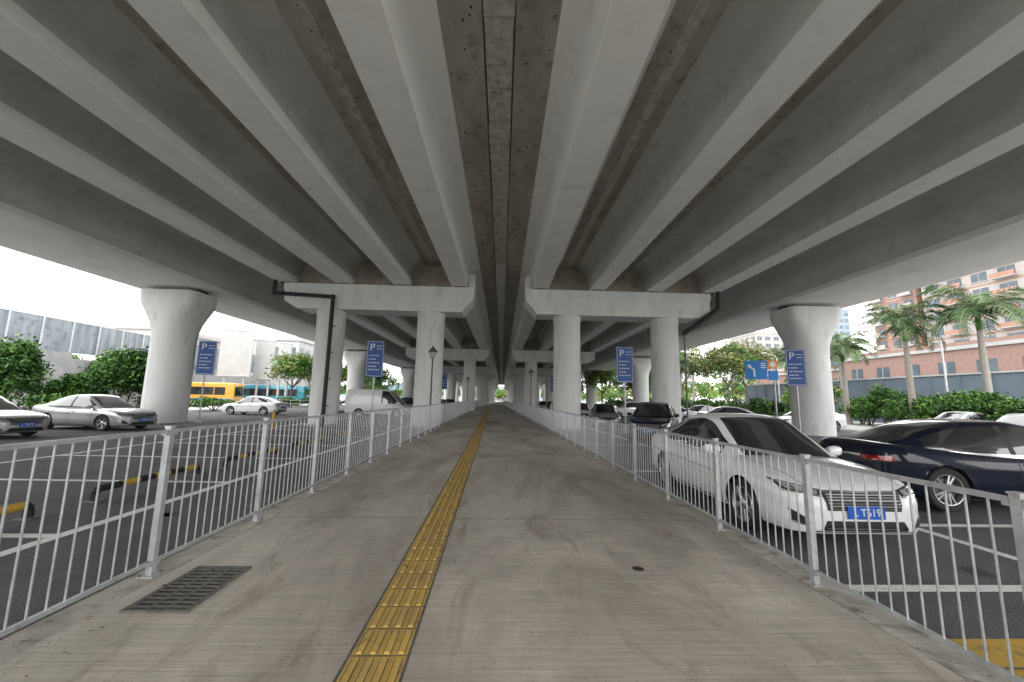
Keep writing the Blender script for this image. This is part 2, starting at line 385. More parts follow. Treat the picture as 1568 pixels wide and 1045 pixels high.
for s,nm in((-1,'elevated_ramp_bridge'),(1,'elevated_ramp_bridge')):
    R_=empty(nm,(-0.24,0,0),BR)
    b=MB()
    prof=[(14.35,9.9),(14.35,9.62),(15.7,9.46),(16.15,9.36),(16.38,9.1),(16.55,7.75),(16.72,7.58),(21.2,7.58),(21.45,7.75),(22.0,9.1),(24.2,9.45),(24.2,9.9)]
    pk_=['box','webshade','webshade','webshade','webshade','box','box','box','box','box','box','box']
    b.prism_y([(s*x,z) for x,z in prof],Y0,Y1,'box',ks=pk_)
    o=b.obj('box_girder',R_); fixn(o); o.data.shade_smooth(); o.data.set_sharp_from_angle(angle=R(35))
    b=MB(); b.box(*sorted((s*23.95,s*24.25)),Y0,Y1,9.91,10.9,'box'); 
    b.box(*sorted((s*13.9,s*14.3)),Y0,Y1,10.06,10.7,'box'); b.obj('parapet',R_)
    b=MB(); xc=19.0 if s<0 else 18.75
    for q in bents:
        st=[(-.3,1.06,1.06,2.0),(4.5,1.06,1.06,2.0),(5.1,1.09,1.07,2.1),(5.6,1.18,1.09,2.6),(6.05,1.33,1.12,3.4),(6.45,1.5,1.15,4.4),(6.7,1.57,1.16,5.5),(7.0,1.6,1.17,6),(7.38,1.6,1.17,6)]
        n=40; vs=[]
        for z,rx,ry,e in st:
            for i in range(n):
                t_=2*math.pi*i/n; c_,s_=math.cos(t_),math.sin(t_)
                vs.append((s*xc+rx*math.copysign(abs(c_)**(2/e),c_),q+ry*math.copysign(abs(s_)**(2/e),s_),z))
        fs=[(jj*n+i,jj*n+(i+1)%n,(jj+1)*n+(i+1)%n,(jj+1)*n+i) for jj in range(len(st)-1) for i in range(n)]
        fs.append(tuple(range((len(st)-1)*n,len(st)*n)))
        b.add(vs,fs,'pier')
        for dx in(-1.0,1.0): b.box(s*xc+dx-.35,s*xc+dx+.35,q-.35,q+.35,7.38,7.58,'black')
    o=b.obj('vase_piers',R_); fixn(o); o.data.shade_smooth(); o.data.set_sharp_from_angle(angle=R(40))

# ------------------------------------------------------------------ cars
def cr(P,xs):
    P=np.array(P,float); o=np.argsort(P[:,0]); P=P[o]; X=P[:,0]
    out=[]
    h=np.diff(X)
    for c in range(1,P.shape[1]):
        yv=P[:,c]; dl=np.diff(yv)/h; m=np.zeros(len(X))
        for i in range(1,len(X)-1):
            if dl[i-1]*dl[i]>0:
                w1=2*h[i]+h[i-1]; w2=h[i]+2*h[i-1]; m[i]=(w1+w2)/(w1/dl[i-1]+w2/dl[i])
        m[0]=dl[0]; m[-1]=dl[-1]
        r=[]
        for x in xs:
            i=min(max(np.searchsorted(X,x)-1,0),len(X)-2); t=(x-X[i])/h[i]; t=min(max(t,0),1)
            r.append((2*t**3-3*t**2+1)*yv[i]+(t**3-2*t**2+t)*h[i]*m[i]+(-2*t**3+3*t**2)*yv[i+1]+(t**3-t**2)*h[i]*m[i+1])
        out.append(r)
    return np.array(out).T
RING=[(0,0),(.45,0),(.80,.005),(.93,.04),(.975,.13),(.995,.28),(1.0,.42),(.99,.55),(1.0,.665),(.992,.74),(.965,.85),(.925,.93),(.86,.98),(.7,1.0),(.45,1.012),(.2,1.018),(0,1.02)]
def car_mesh(key,S,pk):
    mb=MB(); hl=S['L']/2
    xs=sorted(set(list(np.linspace(-hl,-hl+.5,9))+list(np.linspace(-hl+.5,hl-.6,26))+list(np.linspace(hl-.6,hl,11))))
    B=cr(S['body'],xs)
    ring=[(a,b_) for a,b_ in RING]+[(-a,b_) for a,b_ in RING[-2:0:-1]]
    n=len(ring); vs=[]
    for x,(zb,zt,w) in zip(xs,B):
        for fy,fz in ring: vs.append((x,fy*w,zb+fz*(zt-zb)))
    fs=[]
    for i in range(len(xs)-1):
        for q in range(n): fs.append((i*n+q,i*n+(q+1)%n,(i+1)*n+(q+1)%n,(i+1)*n+q))
    fs.append(tuple(range(n))); fs.append(tuple(reversed(range((len(xs)-1)*n,len(xs)*n))))
    bvh=BVHTree.FromPolygons([Vector(v) for v in vs],fs)
    bm_=bpy.data.meshes.new('b'); bm_.from_pydata(vs,[],fs)
    for kk in(pk,'black'): bm_.materials.append(M[kk])
    ob=bpy.data.objects.new('b',bm_); scene.collection.objects.link(ob); fixn(ob)
    cut=MB(); wr=S['wr']; W=S['W']/2
    for ax in(S['fa'],S['ra']):
        for s in(-1,1): cut.cyl((ax,s*(W-.30),wr),(ax,s*(W+.3),wr),wr*1.13,wr*1.13,'black',40)
    co=cut.obj('c'); co.data.materials.clear(); co.data.materials.append(M[pk]); co.data.materials.append(M['black'])
    for pg in co.data.polygons: pg.material_index=1
    fixn(co)
    md=ob.modifiers.new('x','BOOLEAN'); md.operation='DIFFERENCE'; md.object=co; md.solver='EXACT'
    bpy.context.view_layer.update()
    dg=bpy.context.evaluated_depsgraph_get(); em=bpy.data.meshes.new_from_object(ob.evaluated_get(dg))
    mb.addm([tuple(v.co) for v in em.vertices],[tuple(p_.vertices) for p_ in em.polygons],[pk if p_.material_index==0 else 'black' for p_ in em.polygons])
    bpy.data.objects.remove(ob); bpy.data.objects.remove(co)
    C=S['cab']; cxs=sorted(set(list(np.linspace(C[0][0],C[-1][0],44))+[S['rf'],S['rr'],S['bp'],S['bp']-.09,S['sf'],S['sr']]+( [S['cp'],S['cp']-.09] if 'cp' in S else [])))
    CC=cr(C,cxs); cv=[]
    for x,(zb,wb,zt,wt) in zip(cxs,CC):
        kf=min(1,max(.05,(zt-zb)/.3))
        hp=[(wb,zb-.06),(wb-.004,zb+.015*kf),((wb+wt)/2+.035*kf,(zb+zt)/2),(wt+.035*kf,zt-.075*kf),(wt+.0,zt-.03*kf),(wt-.06,zt-.002),(wt*.55,zt+.012),(wt*.25,zt+.018),(0,zt+.02)]
        full=hp+[(-a_,b_) for a_,b_ in hp[-2::-1]]
        for y_,z_ in full: cv.append((x,y_,z_))
    n=17; cf=[];ck=[]
    for i in range(len(cxs)-1):
        xm=(cxs[i]+cxs[i+1])/2
        for q in range(n-1):
            cf.append((i*n+q,(i+1)*n+q,(i+1)*n+q+1,i*n+q+1))
            qq=min(q,15-q)
            if qq==0: kk='chrome' if S.get('chrome',True) and S['sr']<xm<S['sf'] else pk
            elif qq in(1,2):
                if xm>S['sf'] or xm<S['sr']: kk=pk
                elif S['bp']-.09<xm<S['bp']: kk='black'
                elif 'cp' in S and S['cp']-.09<xm<S['cp']: kk='black'
                elif S.get('panel') and xm<S['panel']: kk=pk
                else: kk='glass'
            elif qq in(3,4): kk=pk
            else: kk=pk if S['rr']<xm<S['rf'] else 'glass'
            ck.append(kk)
    mb.addm(cv,cf,ck)
    def proj(side,u,z,off=.006):
        if side=='f': h_=bvh.ray_cast(Vector((6,u,z)),Vector((-1,0,0))); d_=Vector((1,0,0))
        elif side=='r': h_=bvh.ray_cast(Vector((-6,u,z)),Vector((1,0,0))); d_=Vector((-1,0,0))
        elif side=='t': h_=bvh.ray_cast(Vector((z,u,4)),Vector((0,0,-1))); d_=Vector((0,0,1))
        if h_[0] is None: return None
        return h_[0]+h_[1]*off if h_[1].dot(d_)>0 else h_[0]-h_[1]*off
    def patch(side,c4,k_,nu=8,nv=4,off=.006):
        a_,b_,c_,d_=[Vector((p_[0],p_[1],0)) for p_ in c4]; pv=[]
        for v_ in range(nv+1):
            for u_ in range(nu+1):
                fu=u_/nu; fv=v_/nv
                p_=(a_*(1-fu)+b_*fu)*(1-fv)+(d_*(1-fu)+c_*fu)*fv
                r_=proj(side,p_.x,p_.y,off)
                if r_ is None: return
                pv.append(tuple(r_))
        pf=[(v_*(nu+1)+u_,v_*(nu+1)+u_+1,(v_+1)*(nu+1)+u_+1,(v_+1)*(nu+1)+u_) for v_ in range(nv) for u_ in range(nu)]
        mb.add(pv,pf,k_)
    def strip(side,p0,p1,w,k_,off=.004,nn=10):
        a_=Vector(p0);b_=Vector(p1); t_=(b_-a_).normalized(); nr=Vector((-t_.y,t_.x))*w/2
        patch(side,[tuple(a_-nr),tuple(b_-nr),tuple(b_+nr),tuple(a_+nr)],k_,nn,1,off)
    z=S['z']
    for s in(-1,1):
        patch('f',[(s*.50,z*.655),(s*(W-.10),z*.70),(s*(W-.075),z*.80),(s*.46,z*.725)],'black',12,4,.005)
        patch('f',[(s*.53,z*.675),(s*(W-.13),z*.715),(s*(W-.10),z*.785),(s*.50,z*.718)],'lamp',12,4,.011)
        patch('f',[(s*.60,z*.69),(s*.66,z*.70),(s*.66,z*.735),(s*.60,z*.725)],'chrome',4,2,.015)
        patch('f',[(s*.72,z*.705),(s*.78,z*.715),(s*.78,z*.755),(s*.72,z*.745)],'chrome',4,2,.015)
        strip('f',(s*.48,z*.653),(s*(W-.11),z*.695),.014,'chrome',.013)
        patch('f',[(s*.60,z*.31),(s*(W-.14),z*.36),(s*(W-.12),z*.50),(s*.66,z*.40)],'black',6,4,.006)
        strip('f',(s*.60,z*.31),(s*(W-.14),z*.35),.014,'chrome',.012)
        patch('r',[(s*.42,z*.80),(s*(W-.09),z*.80),(s*(W-.11),z*.89),(s*.44,z*.87)],'tail',10,4,.008)
        strip('t',(s*.74,S['fa']-.15),(s*.60,hl-.16),.010,'black',.003,14)
    gw=.44
    patch('f',[(-gw,z*.50),(gw,z*.50),(gw+.03,z*.70),(-gw-.03,z*.70)],'black',14,5,.006)
    for i in range(6):
        zz=z*(.525+.03*i); strip('f',(-gw+.01,zz),(gw-.01,zz),.011,'chrome' if i%2==0 else 'rim',.016,14)
    strip('f',(-gw-.03,z*.705),(gw+.03,z*.705),.02,'chrome',.014,14)
    patch('f',[(-.52,z*.27),(.52,z*.27),(.46,z*.385),(-.46,z*.385)],'black',12,3,.006)
    strip('f',(-.62,z*.262),(.62,z*.262),.014,'chrome',.012,12)
    nx=proj('f',0,z*.45).x+.012
    mb.box(nx,nx+.012,-.22,.22,z*.45-.035,z*.45+.105,'plateblue')
    tv,tf=text_geo('L T619',.115); T=Matrix.Translation((nx+.0145,0,z*.45+.035))@Matrix.Rotation(R(90),4,'Z')@Matrix.Rotation(R(90),4,'X')
    mb.add(tv,tf,'pw',T)
    rx_=proj('r',0,z*.62).x-.012; mb.box(rx_-.012,rx_,-.22,.22,z*.62-.05,z*.62+.09,'plateblue')
    strip('r',(-.44,z*.86),(.44,z*.86),.03,'chrome',.01,12)
    patch('r',[(-.6,z*.33),(.6,z*.33),(.66,z*.42),(-.66,z*.42)],'black',12,3,.006)
    def sp(side,u,zz,off=.004):
        s_=1 if side>0 else -1
        h_=bvh.ray_cast(Vector((u,4*s_,zz)),Vector((0,-s_,0)))
        return h_[0]+Vector((0,s_*off,0)) if h_[0] else None
    def sstrip(side,p0,p1,w,k_,off=.003,nn=12):
        a_=Vector(p0);b_=Vector(p1); t_=(b_-a_).normalized(); nr=Vector((-t_.y,t_.x))*w/2; pv=[]
        for i in range(nn+1):
            c_=a_+(b_-a_)*i/nn
            for q in(-1,1):
                r_=sp(side,(c_+nr*q).x,(c_+nr*q).y,off)
                if r_ is None: return
                pv.append(tuple(r_))
        mb.add(pv,[(2*i,2*i+2,2*i+3,2*i+1) for i in range(nn)],k_)
    bz=S['belt']
    for s in(-1,1):
        for (xa,za),(xb,zb_) in S['seams']: sstrip(s,(xa,za),(xb,zb_),.011,'black')
        sstrip(s,(S['fa']-.42,.27),(S['ra']+.42,.27),.02,'chrome' if S.get('chrome',True) else 'black',.006,20)
        sstrip(s,(S['fa']-.43,.225),(S['ra']+.43,.225),.05,'black',.005,20)
        for hx in S['handles']:
            r_=sp(s,hx,bz-.13,.0)
            ya,yb=sorted((r_.y-s*.005,r_.y+s*.03)); mb.box(hx-.09,hx+.09,ya,yb,bz-.145,bz-.115,'chrome')
        mx_=S['sf']-.02; n1,n2=12,8; mv=[];mf=[]
        sg=lambda v:math.copysign(abs(v)**.7,v)
        for a_ in range(n2+1):
            for b2 in range(n1):
                th=math.pi*a_/n2; ph=2*math.pi*b2/n1
                ex=math.sin(th)*math.cos(ph); ez=math.cos(th); ey=math.sin(th)*math.sin(ph)
                mv.append((mx_+.07*sg(ex)-.02*sg(ey)*s,s*(W+.06)+.12*sg(ey),bz+.075+.075*sg(ez)))
        for a_ in range(n2):
            for b2 in range(n1): mf.append((a_*n1+b2,a_*n1+(b2+1)%n1,(a_+1)*n1+(b2+1)%n1,(a_+1)*n1+b2))
        mb.add(mv,mf,pk)
        ya,yb=sorted((s*(W-.12),s*(W+.02))); mb.box(mx_-.03,mx_+.03,ya,yb,bz+.01,bz+.05,'black')
        for ax in(S['fa'],S['ra']):
            yo=s*(W-.015); T=Matrix.Translation((ax,yo,wr))@Matrix.Rotation(random.uniform(0,1),4,'Y')@(Matrix.Identity(4) if s>0 else Matrix.Scale(-1,4,(0,1,0)))
            ri=wr*.70
            mb.lathe([(ri*.95,-.20),(wr*.92,-.21),(wr*.985,-.19),(wr,-.15),(wr,-.06),(wr*.985,-.02),(wr*.93,0),(wr*.82,.004),(ri*1.04,-.008),(ri*1.01,-.012)],'rubber',40,T,'y')
            mb.lathe([(ri*1.02,-.010),(ri*1.0,-.002),(ri*.95,-.004),(ri*.92,-.03),(ri*.92,-.13),(0,-.13)],'rim',40,T,'y',ks=['rim','rim','rim','rim','black'])
            mb.lathe([(ri*.72,-.09),(ri*.72,-.085),(0,-.085)],'iron',24,T,'y')
            mb.lathe([(0,-.012),(.05,-.014),(.075,-.03),(.075,-.07)],'rim',20,T,'y')
            for i in range(5):
                for da in(-.16,.16):
                    a0=2*math.pi*i/5; 
                    A=Vector((math.cos(a0+da*.9)*.055,0,math.sin(a0+da*.9)*.055)); Bp=Vector((math.cos(a0+da)*ri*.94,0,math.sin(a0+da)*ri*.94))
                    dr=(Bp-A).normalized(); nr=Vector((-dr.z,0,dr.x))
                    q=[]
                    for P_,w_,yf,yb_ in((A,.02,-.022,-.06),(Bp,.016,-.012,-.06)):
                        q+= [P_-nr*w_+Vector((0,yf-.008,0)),P_-nr*w_*.4+Vector((0,yf,0)),P_+nr*w_*.4+Vector((0,yf,0)),P_+nr*w_+Vector((0,yf-.008,0)),P_+nr*w_+Vector((0,yb_,0)),P_-nr*w_+Vector((0,yb_,0))]
                    mb.add([tuple(v_) for v_ in q],[(i_,(i_+1)%6,6+(i_+1)%6,6+i_) for i_ in range(6)],'rim',T)
    mb.box(-hl+.5,hl-.5,-W+.25,W-.25,.16,.3,'black')
    me=mb.mesh(key); 
    import bmesh
    bm=bmesh.new(); bm.from_mesh(me); bmesh.ops.remove_doubles(bm,verts=bm.verts,dist=.0004); bmesh.ops.recalc_face_normals(bm,faces=bm.faces); bm.to_mesh(me); bm.free()
    me.shade_smooth(); me.set_sharp_from_angle(angle=R(32))
    return me
SED=dict(L=4.72,W=1.84,wr=.335,fa=1.40,ra=-1.33,z=.98,belt=.93,
 body=[(-2.36,.42,.80,.60),(-2.31,.32,.95,.74),(-2.2,.25,1.03,.83),(-1.9,.21,1.045,.885),(-1.3,.19,.99,.91),(0,.185,.95,.92),(.9,.185,.955,.92),(1.2,.185,.945,.915),(1.6,.185,.90,.905),(1.95,.19,.835,.885),(2.15,.195,.775,.83),(2.27,.21,.715,.74),(2.335,.24,.65,.64),(2.36,.29,.58,.55)],
 cab=[(-1.95,1.0,.70,1.045,.60),(-1.55,.99,.78,1.19,.60),(-1.1,.96,.83,1.365,.585),(-.6,.945,.85,1.485,.59),(-.1,.94,.855,1.52,.60),(.25,.94,.855,1.47,.615),(.65,.94,.85,1.255,.66),(1.12,.935,.80,.955,.72)],
 rf=.27,rr=-1.05,bp=-.22,sf=.82,sr=-1.45,
 seams=[((.90,.27),(.86,.93)),((-.25,.27),(-.27,.94)),((-1.02,.45),(-1.30,.95)),((-.95,.27),(-1.02,.45)),((.95,.66),(-2.1,.74))],handles=[-.08,-1.08])
FAST=dict(SED); FAST.update(L=4.9,W=1.9,wr=.355,z=.98,chrome=True,
 body=[(-2.45,.42,.85,.62),(-2.38,.32,1.0,.76),(-2.2,.25,1.07,.86),(-1.8,.21,1.05,.93),(-1.3,.19,1.0,.945),(0,.185,.94,.94),(.9,.185,.94,.94),(1.3,.185,.92,.94),(1.7,.185,.87,.93),(2.0,.19,.81,.90),(2.25,.195,.74,.83),(2.38,.22,.67,.72),(2.45,.29,.57,.56)],
 cab=[(-2.15,1.03,.68,1.06,.58),(-1.7,1.0,.76,1.20,.59),(-1.2,.96,.83,1.37,.585),(-.6,.94,.86,1.475,.59),(-.1,.93,.87,1.49,.60),(.3,.93,.87,1.44,.62),(.7,.93,.86,1.24,.67),(1.2,.925,.80,.935,.74)],
 rf=.3,rr=-.95,sr=-1.6,fa=1.45,ra=-1.45)
SUV=dict(SED); SUV.update(L=4.65,W=1.86,wr=.37,z=1.12,belt=1.08,fa=1.38,ra=-1.32,
 body=[(-2.325,.45,.95,.66),(-2.27,.34,1.08,.80),(-2.1,.28,1.12,.88),(-1.3,.24,1.11,.925),(0,.23,1.09,.93),(.9,.23,1.09,.93),(1.3,.23,1.07,.925),(1.8,.24,1.0,.90),(2.1,.25,.93,.84),(2.24,.27,.86,.74),(2.30,.31,.76,.66),(2.325,.36,.68,.58)],
 cab=[(-2.2,1.08,.74,1.12,.66),(-2.0,1.08,.80,1.42,.62),(-1.7,1.08,.84,1.60,.62),(-1.1,1.08,.86,1.675,.63),(-.3,1.08,.87,1.70,.64),(.25,1.08,.87,1.65,.65),(.65,1.08,.86,1.43,.69),(1.05,1.075,.82,1.10,.74)],
 rf=.3,rr=-1.65,bp=-.25,cp=-1.2,sf=.8,sr=-1.8,
 seams=[((.88,.33),(.86,1.07)),((-.28,.33),(-.3,1.07)),((-1.05,.5),(-1.3,1.08))],handles=[-.1,-1.1])
VAN=dict(SED); VAN.update(L=5.2,W=1.95,wr=.34,z=1.15,belt=1.12,fa=1.75,ra=-1.35,chrome=False,
 body=[(-2.6,.4,1.1,.8),(-2.56,.32,1.15,.9),(-2.3,.28,1.16,.96),(0,.25,1.15,.975),(1.4,.25,1.14,.97),(1.9,.25,1.08,.95),(2.3,.26,.98,.88),(2.5,.3,.88,.76),(2.6,.38,.72,.62)],
 cab=[(-2.57,1.1,.90,2.1,.78),(-2.4,1.1,.93,2.22,.80),(-1.5,1.1,.94,2.26,.82),(0,1.1,.94,2.26,.82),(.9,1.1,.94,2.2,.80),(1.3,1.1,.93,1.88,.79),(1.65,1.1,.91,1.5,.79),(2.05,1.09,.86,1.13,.78)],
 rf=.95,rr=-2.58,bp=.55,sf=1.75,sr=-2.3,panel=.5,
 seams=[((1.45,.4),(1.45,1.1)),((.45,.3),(.45,1.1)),((-.8,.4),(-.8,1.1))],handles=[.6,.2])
cache={}
def car(spec,sk,pk,x,y,rz,name='parked_car'):
    key=sk+pk
    if key not in cache: cache[key]=car_mesh('car_'+key,spec,pk)
    o=bpy.data.objects.new(name,cache[key]); scene.collection.objects.link(o)
    o.location=(x,y,-.105); o.rotation_euler[2]=R(rz); return o
car(SED,'sed','p_white',4.42,7.15,-91)
car(FAST,'fast','p_black',9.15,7.5,-5)
car(SUV,'suv','p_black',7.4,18.6,-118)
car(SED,'sed','p_white',21.6,27.5,184)
car(SED,'sed','p_silver',15.5,27,170)
car(SED,'sed','p_silver',7.6,28,-100)
car(SED,'sed','p_white',7.4,35,-95)
car(SUV,'suv','p_silver',7.2,44,-90)
car(SED,'sed','p_black',7.5,52,-90)
car(SED,'sed','p_white',7.5,62,-90)
car(SED,'sed','p_white',14.3,33.5,175)
car(SUV,'suv','p_white',14.0,42,180)
car(SED,'sed','p_white',25,18.2,190)
car(SED,'sed','p_silver',28,23.5,185)
car(SED,'sed','p_black',19,37,185)
car(SED,'sed','p_white',26.5,33,185)
car(SED,'sed','p_silver',-18.6,15.4,-6)
car(SED,'sed','p_silver',-17.9,19.4,-8)
car(SED,'sed','p_white',-19.8,35,176)
car(SED,'sed','p_white',-15.0,46,178)
car(SED,'sed','p_silver',-13.2,39,178)
car(SUV,'suv','p_silver',-9.5,50,-4)
car(SED,'sed','p_black',-7.2,56,-90)
car(SED,'sed','p_black',-7.0,66,-90)
car(SED,'sed','p_black',-8.0,42.5,2)
car(VAN,'van','p_white',-9.6,35,-3,'parked_van')

def bus(x,y,rz,pk,k2):
    b=MB(); L,W,H=10.5,2.5,3.1
    def rr(w,z0,z1,r):
        out=[]
        for cx_,cz,a0 in((w-r,z0+r,-90),(w-r,z1-r,0),(-w+r,z1-r,90),(-w+r,z0+r,180)):
            for i in range(5): t_=R(a0+i*22.5); out.append((cx_+r*math.cos(t_),cz+r*math.sin(t_)))
        return out
    secs=[(-L/2,.92),(-L/2+.12,1.0),(L/2-.3,1.0),(L/2-.08,.97),(L/2,.9)]
    vs=[]; 
    for xx,s in secs:
        for yy,zz in rr(W/2*s,.35,H*(.5+s/2),.16): vs.append((xx,yy,zz))
    m=20; fs=[(i*m+q,i*m+(q+1)%m,(i+1)*m+(q+1)%m,(i+1)*m+q) for i in range(4) for q in range(m)]+[tuple(range(m)),tuple(range(4*m,5*m))]
    b.add(vs,fs,pk)
    for s in(-1,1):
        ya,yb=sorted((s*(W/2-.01),s*(W/2+.012)))
        for i in range(6): b.box(-L/2+.5+i*1.5,-L/2+1.9+i*1.5,ya,yb,1.45,2.5,'glass')
        ya,yb=sorted((s*(W/2-.01),s*(W/2+.010))); b.box(-L/2+.2,L/2-.4,ya,yb,.7,1.0,k2)
        for ax in(-3.2,3.1):
            T=Matrix.Translation((ax,s*(W/2+.0),.48)); b.lathe([(.28,.02),(.46,.02),(.48,-.02),(.48,-.3)],'rubber',24,T,'y'); b.lathe([(0,.03),(.28,.025)],'rim',24,T,'y')
            T=Matrix.Translation((ax,s*(W/2+.006),.48)); b.lathe([(0,.0),(.56,.0)],'black',24,T,'y')
    b.box(L/2-.02,L/2+.015,-1.0,1.0,1.3,2.6,'glass'); b.box(L/2-.02,L/2+.02,-1.05,-.7,.7,.9,'lamp'); b.box(L/2-.02,L/2+.02,.7,1.05,.7,.9,'lamp')
    o=b.obj('parked_bus',loc=(x,y,-.1),rz=R(rz)); fixn(o); o.data.shade_smooth(); o.data.set_sharp_from_angle(angle=R(35))
bus(-40.5,58,2,'p_orange','p_green'); bus(-34.8,66,3,'p_green','p_white')

# ------------------------------------------------------------------ parking markings and stops
mk=MB(); Z=-.100
mk.sheet(-5.14,-4.98,-6,90,Z,'white')
mk.sheet(-11.4,-11.26,-6,90,Z,'white')
y=-1.0
while y<80:
    mk.sheet(-6.3,-5.14,y,y+.14,Z,'white') ; mk.sheet(-11.26,-6.9,y,y+.14,Z,'white'); y+=3.1
y=2
while y<80:
    mk.sheet(-14.6,-14.46,y,y+3,Z,'yel2'); y+=5
mk.obj('parking_markings')
mk=MB()
for xx in(6.0,11.5,): 
    y=-2
    while y<70: mk.sheet(xx,xx+.14,y,y+5.6,Z,'white'); y+=6.0
for y in(3.9,10.2,16.2,22.2,31,37): mk.sheet(3.35,6.0,y,y+.14,Z,'white')
for y in(5.9,9.2,12.0,14.8): mk.sheet(6.14,11.5,y,y+.14,Z,'white')
mk.sheet(3.2,4.5,1.6,3.15,Z,'yel2')
for i in range(4): mk.sheet(3.25,4.45,1.9+i*.3,1.92+i*.3,Z+.004,'joint')
mk.obj('parking_markings')
def stop(x,y0,y1):
    s=MB(); r=.055; z0=-.105
    pts=[(x+.0,y0,z0),(x,y0,z0+.12),(x,y0+.03,z0+.165),(x,y0+.08,z0+.18)]
    s.tube(pts,r,'black',10)
    segs=6; a=y0+.08; L_=(y1-y0-.16)/segs
    for i in range(segs): s.cyl((x,a+i*L_,z0+.18),(x,a+(i+1)*L_,z0+.18),r,r,'yel2' if i%2 else 'black',12)
    s.tube([(x,y1-.08,z0+.18),(x,y1-.03,z0+.165),(x,y1,z0+.12),(x,y1,z0)],r,'black',10)
    for yy in(y0,y1): s.box(x-.1,x+.1,yy-.1,yy+.1,z0,z0+.02,'iron')
    s.obj('wheel_stop_bar',smooth=40)
for i in range(7): stop(-6.15,3.75+i*3.1,5.95+i*3.1)

# ------------------------------------------------------------------ signs
def psign(x,y,rz=0,z0=2.65,z1=4.65):
    e=empty('parking_sign',(x,y,-.1),R(rz))
    b=MB(); b.cyl((0,0.06,0),(0,0.06,z1+.1),.045,.04,'galv',12); b.cyl((0,.06,0),(0,.06,.03),.14,.14,'galv',12); b.obj('post',e,smooth=40)
    b=MB(); b.box(-.46,.46,-.02,.01,z0+.1,z1+.1,'signblue'); b.box(-.43,.43,-.024,-.021,z1+.04,z1+.06,'pw'); b.box(-.43,.43,-.024,-.021,z0+.14,z0+.16,'pw')
    for q in(-.43,.41): b.box(q,q+.02,-.024,-.021,z0+.16,z1+.04,'pw')
    b.box(-.46,.46,.012,.03,z0+.5,z0+.56,'galv'); b.box(-.46,.46,.012,.03,z1-.3,z1-.24,'galv')
    b.obj('panel',e)
    b=MB(); T=Matrix.Translation((-.17,-.028,z1-.28))@Matrix.Rotation(R(90),4,'X')
    v,f=text_geo('P',.55); b.add(v,f,'pw',T)
    for i,zz in enumerate((1.28,1.08,.88,.68,.50)):
        xx=-.32
        while xx<.26-(.2 if i%2 else 0):
            w=random.uniform(.03,.06); b.box(xx,xx+w,-.028,-.021,z0+zz-.03,z0+zz+.03,'pw'); xx+=w+.04
    b.box(.06,.34,-.028,-.021,z1-.36,z1-.33,'pw'); b.box(.06,.34,-.028,-.021,z1-.2,z1-.17,'pw')
    b.obj('lettering',e)
psign(-17.0,24.6,18); psign(-6.6,22.6,4); psign(7.3,22.4,-3); psign(16.6,21.6,-22); psign(-6.4,52,0); psign(7.5,51,0)
e=empty('direction_sign',(19.9,29.5,-.1),R(-20))
b=MB(); b.cyl((.9,.08,0),(.9,.08,5.1),.06,.05,'galv',12); b.obj('post',e,smooth=40)
b=MB(); b.box(-1.0,.45,-.02,.02,3.55,4.95,'signlb'); b.box(.5,1.15,-.02,.02,4.35,4.95,'orange'); b.box(.5,1.15,-.02,.02,3.5,4.2,'signlb'); b.cyl((.82,-.03,4.65),(.82,-.025,4.65),.2,.2,'pw',20); b.obj('panels',e)
b=MB(); 
T=Matrix.Translation((-.4,-.026,4.25))@Matrix.Rotation(R(90),4,'X')
b.add([(-.06,-.5,0),(.06,-.5,0),(.06,.1,0),(-.06,.1,0)],[(0,1,2,3)],'pw',T); b.add([(-.35,.25,0.001),(-.06,-.02,0.001),(.02,.06,0.001),(-.27,.33,0.001)],[(0,1,2,3)],'pw',T)
b.add([(-.4,.1,0.002),(-.15,.38,0.002),(-.42,.4,0.002)],[(0,1,2)],'pw',T)
for i in range(3): b.box(.05,.36,-.027,-.021,4.7-i*.16,4.78-i*.16,'pw')
b.obj('arrow',e)
def lamp(x,y):
    e=empty('street_lamp',(x,y,0)); b=MB()
    b.lathe([(.09,0),(.09,.1),(.05,.3),(.038,3.6),(.06,3.65)],'brown',14); b.obj('pole',e,smooth=40)
    b=MB(); b.lathe([(.06,3.65),(.14,3.7),(.19,4.0)],'wallw',8); b.lathe([(.26,3.98),(.24,4.03),(.09,4.2),(.03,4.3),(0,4.36)],'brown',8); b.obj('lantern',e)
lamp(-3.28,21.5); lamp(3.28,36); lamp(-3.28,51)
b=MB(); b.cyl((-10.9,21,-.1),(-10.9,21,.75),.07,.07,'yel2',14); b.cyl((-10.9,21,.75),(-10.9,21,.8),.07,.03,'black',14); b.obj('bollard',smooth=40)

